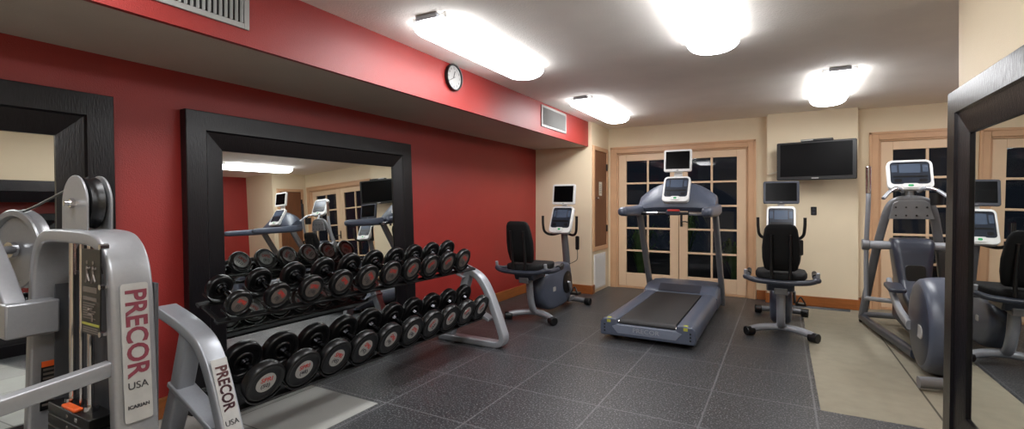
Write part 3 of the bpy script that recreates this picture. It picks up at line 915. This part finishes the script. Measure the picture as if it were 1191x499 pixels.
# ------------------------------------------------------------------ recumbent bikes
def bike(loc, label, wide):
    t = thing('recumbent_bike', label, 'exercise bike', loc, group='recumbent exercise bikes')
    MB().tube([(-.26, 0, .058), (-.19, .05, .072), (-.10, .10, .080), (0, .12, .084), (.10, .10, .080), (.19, .05, .072), (.26, 0, .058)], 0.034, 14).build('rear_stabilizer', 'silver', t, sm=60)
    for s_ in (-1, 1):
        MB().cyl((s_ * .235, .02, .045), (s_ * .30, -.028, .045), 0.044, 20).build('foot', 'black', t, bevel=0.006)
    MB().sweep(smooth([(0, .125, .085), (0, .06, .14), (0, .01, .25), (0, -.01, .38), (0, -.02, .50)], 5), [(p[0], p[1]) for p in rrect(0.06, 0.075, 0.026, 4)], (1, 0, 0)).build('seat_post', 'silver', t, sm=60)
    # rail and carriage
    MB().prism([(-.16, .44), (.70, .50), (.70, .56), (-.05, .53), (-.16, .50)], 'x', -.055, .055).build('seat_rail', 'silverd', t, bevel=0.008)
    MB().prism([(-.14, .47), (.16, .48), (.18, .55), (-.18, .55)], 'x', -.11, .11).build('seat_carriage', 'blued', t, bevel=0.015, seg=3)
    sf = MB().tube([(-.285, .17, .585), (-.29, -.05, .575), (-.285, -.22, .60), (-.20, -.245, .575), (0, -.245, .565), (.20, -.245, .575), (.285, -.22, .60), (.29, -.05, .575), (.285, .17, .585)], 0.024, 12)
    sf.sweep([(-.28, -.03, .56), (0, -.03, .552), (.28, -.03, .56)], [(p[0], p[1]) for p in rrect(0.02, 0.16, 0.008, 3)], (0, 1, 0))
    sfo = sf.build('seat_frame', 'blued', t, sm=60)
    for s_ in (-1, 1):
        MB().tube([(s_ * .285, .10, .587), (s_ * .285, .19, .59), (s_ * .28, .24, .615)], [.028, .028, .020], 12).build('grip', 'black', sfo)
        MB().tube([(s_ * .287, -.21, .605), (s_ * .287, -.225, .665)], 0.016, 12, n=0).build('lever', 'silver', sfo)
    # cushions
    lo = []
    for y, w_, z0, z1 in ((-.20, .30, .585, .63), (-.17, .38, .578, .645), (0, .43, .575, .645), (.16, .42, .578, .648), (.24, .36, .582, .645), (.27, .28, .592, .632)):
        lo.append([(p[0], y, (z0 + z1) / 2 + p[1]) for p in rrect(w_, z1 - z0, 0.022, 4)])
    MB().loft(lo).build('seat', 'fabric', t, sm=60)
    lo = []
    for z, w_, y, th in ((.665, .24, -.175, .03), (.685, .30, -.19, .052), (.78, .335, -.215, .062), (.88, .34, -.235, .064), (.98, .315, -.26, .06), (1.05, .29, -.28, .056), (1.085, .25, -.29, .046), (1.10, .18, -.295, .028)):
        lo.append([(p[0] * .9, y + p[1], z) for p in rrect(w_, th, th * 0.46, 4)])
    bk = MB().loft(lo).build('backrest', 'fabric', t, sm=60)
    rb = MB().tube([(-.07, -.25, .60), (-.075, -.262, .75), (-.075, -.30, 1.0)], 0.014, 10).tube([(.07, -.25, .60), (.075, -.262, .75), (.075, -.30, 1.0)], 0.014, 10)
    rb.build('backrest_support', 'blackm', bk)
    # flywheel housing
    hp = [(.16, .47), (.10, .40), (.085, .32), (.13, .22), (.24, .12), (.38, .065), (.60, .06), (.82, .075), (.96, .12), (1.02, .20), (1.02, .32), (.99, .43), (.95, .52), (.86, .565), (.70, .555), (.45, .52), (.28, .50)]
    hp2 = smooth([(0, a, b) for a, b in hp] + [(0, hp[0][0], hp[0][1])], 3)[:-1]
    cy = sum(p.y for p in hp2) / len(hp2); cz = sum(p.z for p in hp2) / len(hp2)
    lo = []
    for x, k in ((-.098, .80), (-.092, .90), (-.075, .97), (-.04, 1), (.04, 1), (.075, .97), (.092, .90), (.098, .80)):
        lo.append([(x, cy + (p.y - cy) * k, cz + (p.z - cz) * k) for p in hp2])
    hs = MB().loft(lo).build('drive_housing', 'blue', t, sm=50)
    for s_ in (-1, 1):
        cr = MB()
        cr.lathe([(.005, s_ * .098), (.13, s_ * .098), (.135, s_ * .103), (.11, s_ * .108), (.005, s_ * .108)], (0, .80, .33), 'x', 36)
        cr.build('crank_cover', 'black', hs)
    for s_ in (-1, 1):
        lg = MB()
        lg.prism([(a + .42, b + .30) for a, b in rrect(.075, .05, .012, 3)], 'x', s_ * .097, s_ * .101)
        lg.build('badge', 'plate', hs)
    for s_ in (-1, 1):
        MB().tube([(s_ * .108, .80, .33), (s_ * .125, .80, .33), (s_ * .13, .80 + s_ * .05, .33 - s_ * .13)], .015, 12, n=0).build('crank_arm', 'silverd', t)
        pd = MB().box((s_ * .185, .80 + s_ * .055, .33 - s_ * .14), (.10, .10, .028)).tube([(s_ * .15, .75 + s_ * .055, .345 - s_ * .14), (s_ * .185, .77 + s_ * .055, .41 - s_ * .14), (s_ * .225, .75 + s_ * .055, .345 - s_ * .14)], .008, 8)
        pd.build('pedal', 'black', t, bevel=0.004)
    fs = MB().tube([(-.22, 1.15, .05), (0, 1.17, .055), (.22, 1.15, .05)], .032, 14)
    fs.box((0, 1.06, .08), (.10, .20, .05))
    fs.build('front_stabilizer', 'silverd', t, sm=60)
    for s_ in (-1, 1):
        MB().cyl((s_ * .20, 1.15, .045), (s_ * .27, 1.14, .045), .045, 20).build('wheel', 'black', t, bevel=0.006)
    # mast, handlebar, console, screen
    MB().sweep(smooth([(0, 1.0, .30), (0, 1.02, .50), (0, .985, .70), (0, .93, .95), (0, .90, 1.05)], 5), [(p[0], p[1]) for p in rrect(.07, .085, .03, 4)], (1, 0, 0)).build('mast', 'silverd', t, sm=60)
    for s_ in (-1, 1):
        MB().tube([(s_ * .03, .93, .92), (s_ * .14, .87, .895), (s_ * .205, .81, .93), (s_ * .222, .79, 1.02), (s_ * .225, .79, 1.13)], .016, 12).build('handlebar', 'black', t, sm=60)
    console_panel(t, (0, .85, 1.085), R(25), .285, .36)
    MB().prism([(-.04, 0), (.04, 0), (.03, .11), (-.03, .11)], 'y', .945, .975, X=Matrix.Translation((0, 0, 1.19))).build('television_post', 'whitepl', t, bevel=0.004)
    if wide:
        small_tv(t, (0, .95, 1.405), .355, .255, 'blued')
    else:
        small_tv(t, (0, .93, 1.395), .30, .255, 'whitepl')
    MB().prism([(p[0], p[1]) for p in rrect(.045, .17, .016, 4)], 'y', -.012, .012, X=Matrix.Translation((.19, .90, .80))).build('screen_control', 'black', t, bevel=0.004)
    MB().tube([(.19, .90, .72), (.17, .95, .60), (.10, 1.0, .55), (.06, .96, .53)], .004, 8).build('control_cord', 'blackm', t)
    return t
bike((-2.38, 4.66, 0), 'recumbent bike with white framed screen against the red wall corner', False)
bike((-0.01, 5.25, 0), 'recumbent bike with grey framed screen below the wall television', True)

# ------------------------------------------------------------------ elliptical trainer
EL = thing('elliptical_trainer', 'grey elliptical trainer with tall arms before the right French doors', 'elliptical trainer', (1.1, 4.25, 0))
MB().tube([(-.28, .02, .052), (-.1, .04, .06), (.1, .04, .06), (.28, .02, .052)], .04, 14).build('rear_stabilizer', 'silverd', EL, sm=60)
# round drive housing
lo = []
for x, k in ((-.205, .80), (-.20, .885), (-.18, .945), (-.13, .985), (-.06, 1.0), (.06, 1.0), (.13, .985), (.18, .945), (.20, .885), (.205, .80)):
    lo.append([(x, .42 + .355 * k * math.cos(2*PI*j/56) * (1.04 if math.cos(2*PI*j/56) > 0 else 1), .375 + .358 * k * math.sin(2*PI*j/56)) for j in range(56)])
hs = MB().loft(lo).build('drive_housing', 'blue', EL, sm=50)
for s_ in (-1, 1):
    MB().lathe([(.30, s_ * .203), (.285, s_ * .212), (.20, s_ * .226), (.08, s_ * .232), (.004, s_ * .233)], (0, .42, .375), 'x', 48).build('side_cover', 'blued', hs, sm=60)
    MB().prism([(a + .30, b + .35) for a, b in rrect(.20, .10, .045, 5)], 'x', s_ * .214, s_ * .230).build('badge', 'plate', hs, bevel=0.004)
# base rails, spine and front cross foot
for s_ in (-1, 1):
    MB().sweep(smooth([(s_ * .17, .70, .075), (s_ * .22, 1.1, .07), (s_ * .30, 1.7, .065), (s_ * .345, 2.18, .06)], 4), [(p[0], p[1]) for p in rrect(.075, .06, .022, 3)], (1, 0, 0)).build('base_rail', 'blued', EL, sm=60)
    MB().cyl((s_ * .335, 2.17, 0.0), (s_ * .345, 2.18, .03), .032, 16).build('foot', 'black', EL)
MB().tube([(-.34, 2.10, .10), (0, 2.13, .10), (.34, 2.10, .10)], .032, 12).build('front_foot_bar', 'silverd', EL, sm=60)
# ramp body between the pedals
rp = [(.62, .10), (.62, .26), (1.0, .30), (1.45, .42), (1.62, .60), (1.70, .78), (1.86, .78), (1.96, .50), (2.02, .12)]
MB().prism(rp, 'x', -.115, .115).build('ramp_body', 'blued', EL, bevel=.03, seg=3)
# front hood with dark recess
lo = []
for z, w_, y0, y1 in ((.50, .24, 1.56, 1.92), (.66, .28, 1.60, 1.92), (.80, .31, 1.62, 1.92), (.90, .33, 1.64, 1.92), (.935, .31, 1.67, 1.90), (.945, .25, 1.70, 1.88)):
    lo.append([(p[0], (y0 + y1) / 2 + p[1], z) for p in rrect(w_, y1 - y0, .06, 4)])
hd = MB().loft(lo).build('front_hood', 'blued', EL, sm=50)
MB().prism(rrect(.15, .15, .03, 4), 'y', -.006, .02, X=Matrix.Translation((0, 1.585, .625)) @ Matrix.Rotation(R(-7), 4, 'X')).build('recess', 'black', hd, bevel=.004)
# A-frame
for s_ in (-1, 1):
    MB().sweep(smooth([(s_ * .345, 2.12, .08), (s_ * .30, 2.02, .45), (s_ * .245, 1.92, .85), (s_ * .19, 1.84, 1.15), (s_ * .15, 1.81, 1.27), (s_ * .09, 1.80, 1.315), (0, 1.80, 1.325)], 5), [(p[0], p[1]) for p in rrect(.075, .06, .024, 4)], (0, 1, 0)).build('frame_upright', 'silverd', EL, sm=60)
pf = MB().prism([(-.175, 1.13), (.175, 1.13), (.14, 1.285), (.10, 1.31), (-.10, 1.31), (-.14, 1.285)], 'y', 1.765, 1.79)
pfo = pf.build('frame_plate', 'silverd', EL, bevel=.004)
for x in (-.12, -.04, .04, .12):
    for z in (1.165, 1.245):
        MB().cyl((x, 1.758, z), (x, 1.767, z), .009, 8).build('bolt', 'black', pfo)
MB().cyl((0, 1.82, 1.30), (0, 1.84, 1.42), .035, 16).build('console_post', 'silverd', EL)
console_panel(EL, (0, 1.83, 1.565), R(20), .36, .315)
for s_ in (-1, 1):
    MB().tube([(s_ * .06, 1.80, 1.40), (s_ * .10, 1.74, 1.43), (s_ * .18, 1.66, 1.40), (s_ * .245, 1.58, 1.33)], .017, 12).build('fixed_grip', 'silver', EL, sm=60)
    MB().tube([(s_ * .085, 1.765, 1.425), (s_ * .13, 1.71, 1.428), (s_ * .18, 1.66, 1.402)], .0195, 12).build('sensor_grip', 'chrome', EL, sm=60)
MB().lathe([(.040, -.06), (.050, -.055), (.056, .06), (.049, .06), (.044, -.05)], (.18, 1.70, 1.325), 'z', 20).build('bottle_holder', 'black', EL)
# cross axle and swinging arms
MB().cyl((-.36, 1.80, .865), (.36, 1.80, .865), .042, 20).build('pivot_axle', 'silver', EL)
for s_ in (-1, 1):
    MB().cyl((s_ * .325, 1.80, .865), (s_ * .39, 1.80, .865), .055, 20).build('pivot_boss', 'silverd', EL, bevel=.008)
    a = MB().tube([(s_ * .345, 1.86, .30), (s_ * .35, 1.83, .60), (s_ * .352, 1.80, .86), (s_ * .350, 1.76, 1.05), (s_ * .345, 1.72, 1.30), (s_ * .345, 1.72, 1.39)], .021, 14).build('swing_arm', 'silver', EL, sm=60)
    MB().cyl((s_ * .345, 1.72, 1.38), (s_ * .345, 1.72, 1.655), .024, 18).build('hand_grip', 'black' if s_ > 0 else 'chrome', a, bevel=.006)
    # lower links and pedals
    dz = .06 if s_ < 0 else -.02
    MB().tube([(s_ * .345, 1.86, .31), (s_ * .25, 1.50, .30 + dz), (s_ * .19, 1.30, .33 + dz)], .022, 12).build('pedal_link', 'silver', EL, sm=60)
    MB().sweep(smooth([(s_ * .235, .52, .34), (s_ * .22, .95, .30 + dz), (s_ * .20, 1.35, .36 + dz), (s_ * .19, 1.66, .47 + dz)], 4), [(p[0], p[1]) for p in rrect(.07, .045, .016, 3)], (1, 0, 0)).build('pedal_arm', 'silver', EL, sm=60)
    MB().prism([(p[0] + s_ * .20, p[1] + 1.32) for p in rrect(.13, .32, .04, 4)], 'z', 0, .035, X=Matrix.Translation((0, 0, .345 + dz)) @ Matrix.Rotation(R(4), 4, 'X')).build('pedal', 'blued', EL, bevel=.01)

# ------------------------------------------------------------------ television on the pilaster, with its box, and small wall things
tvc = Vector((0.35, 6.85, 1.80)); tvd = Vector((0.80, -0.15, 0)).normalized()
TV = thing('television', 'large black television on a swivel arm on the cream pilaster', 'television', tvc, (0, 0, math.atan2(tvd.y, tvd.x)))
b = MB().prism(rrect(.82, .465, .015, 3), 'y', -.03, .02).prism(rrect(.60, .34, .02, 3), 'y', .02, .06)
bo = b.build('body', 'black', TV, bevel=.006)
MB().prism([(p[0], p[1] + .012) for p in rrect(.74, .40, .003, 2)], 'y', -.0325, -.0295).build('screen', 'screen', bo)
MB().prism([(p[0], p[1] - .211) for p in rrect(.075, .012, .003, 2)], 'y', -.0315, -.0299).build('badge', 'plate', bo)
wp = MB()
iv = TV.matrix_basis if False else None
rm = Matrix.Rotation(math.atan2(tvd.y, tvd.x), 4, 'Z')
wl_ = rm.inverted() @ (Vector((0.315, YB - 0.17, 1.80)) - tvc)
wn = rm.inverted() @ Vector((0, -1, 0))
el_ = Vector((0.06, 0.13, 0))
wp.tube([(0, .055, 0), el_, wl_ + wn * 0.03], .022, 12, n=0)
wp.box(wl_ + wn * 0.011, (.16, .02, .26), (0, 0, -math.atan2(tvd.y, tvd.x)))
wp.build('wall_arm', 'blackm', TV, bevel=.003)
px = TV.matrix_basis
sb = thing('media_box', 'slim black media box lying on top of the television', 'media box', tvc + rm @ Vector((-.02, .0, .2335)), (0, 0, math.atan2(tvd.y, tvd.x)))
MB().span((-.13, -.035, 0), (.20, .055, .024)).build('case', 'black', sb, bevel=.004)
MB().span((-.13, -.0385, .006), (.0, -.035, .019)).build('front_plate', 'plate', sb)
cbl = MB().tube([(-.165, 7.13, 1.665), (-.14, 7.04, 1.66), (-.06, 7.0, 1.68), (-.02, 6.99, 1.69)], .008, 8)
tag(cbl.build('television_cable', 'card'), 'pale cable running from the wall to the back of the television', 'cable')
ol = thing('wall_outlet', 'small black outlet plate on the cream pilaster under the television', 'wall outlet', (0.345, YB - 0.17, 1.19))
MB().prism(rrect(.062, .105, .006, 2), 'y', -.007, 0).build('plate', 'black', ol, bevel=.002)
MB().prism([(p[0], p[1] + .022) for p in rrect(.03, .028, .008, 3)], 'y', -.009, -.007).prism([(p[0], p[1] - .022) for p in rrect(.03, .028, .008, 3)], 'y', -.009, -.007).build('socket', 'blued', ol)
ps = thing('cable_cover', 'black floor cable cover lying along the pilaster baseboard', 'cable cover', (.33, 6.97, 0))
MB().prism([(-.03, 0), (.03, 0), (.018, .022), (-.018, .022)], 'x', -.36, .36).build('cover', 'black', ps)
MB().prism([(-.03, 0), (.03, 0), (.018, .023), (-.018, .023)], 'x', .34, .375).build('end_cap', 'blackm', ps)
ck = thing('wall_clock', 'round white wall clock with black rim on the red soffit', 'clock', (XS, 3.275, 2.33), (0, 0, R(90)))
MB().lathe([(.100, 0), (.110, -.004), (.112, -.022), (.106, -.032), (.099, -.030), (.097, -.020), (.097, 0)], (0, 0, 0), 'y', 48, cap=False).build('rim', 'black', ck)
MB().lathe([(.098, -.004), (.098, -.018), (.001, -.018)], (0, 0, 0), 'y', 48).build('dial', 'vent', ck)
tk = MB()
for k in range(12):
    X = Matrix.Rotation(R(30 * k), 4, 'Y')
    n_ = str(12 if k == 0 else k)
    a = R(30 * k)
    tk.text(n_, .024, frame_mat((.076 * math.sin(a), -.0185, .076 * math.cos(a)), (1, 0, 0), (0, 0, 1)), 0, ext=.0004)
tk.build('numerals', 'ink', ck)
MB().box((.0, -.0205, .024), (.006, .0015, .06), (0, R(20), 0)).box((-.022, -.022, -.012), (.004, .0015, .075), (0, R(62), 0)).build('hands', 'black', ck)

# ------------------------------------------------------------------ garden beyond the French doors
struct(MB().span((-6, YB + T, -0.15), (7, YB + 7, -0.03)), 'floor', 'paving')
rr = random.Random(8)
def tuft(x, y, n, h, label):
    b = MB()
    for k in range(n):
        a = rr.uniform(0, 2 * PI); ln = h * rr.uniform(.6, 1.1); sp = rr.uniform(.08, .27)
        pts = [(0, 0, 0), (sp * .35 * math.cos(a), sp * .35 * math.sin(a), ln * .55), (sp * math.cos(a), sp * math.sin(a), ln * .9), (sp * 1.5 * math.cos(a), sp * 1.5 * math.sin(a), ln * .78)]
        P_ = smooth(pts, 3); sd = Vector((-math.sin(a), math.cos(a), 0))
        vs = []; m_ = len(P_)
        for i, p in enumerate(P_):
            w_ = .022 * (1 - (i / (m_ - 1)) ** 2) + .002
            vs += [p - sd * w_, p + sd * w_]
        b.add(vs, [(2*i, 2*i+1, 2*i+3, 2*i+2) for i in range(m_ - 1)])
    tag(b.build('garden_plant', 'leaf', loc=(x, y, -0.03)), label, 'plant', 'garden plants outside the glass doors')
tuft(-2.0, 7.85, 55, 1.0, 'leafy plant outside behind the left glass door leaf')
tuft(-1.42, 8.45, 60, 1.2, 'tall leafy plant outside behind the middle of the left French doors')
tuft(-0.62, 7.9, 45, .8, 'low leafy plant outside behind the right leaf of the left doors')
tuft(1.5, 8.3, 50, .9, 'leafy plant outside behind the elliptical trainer')
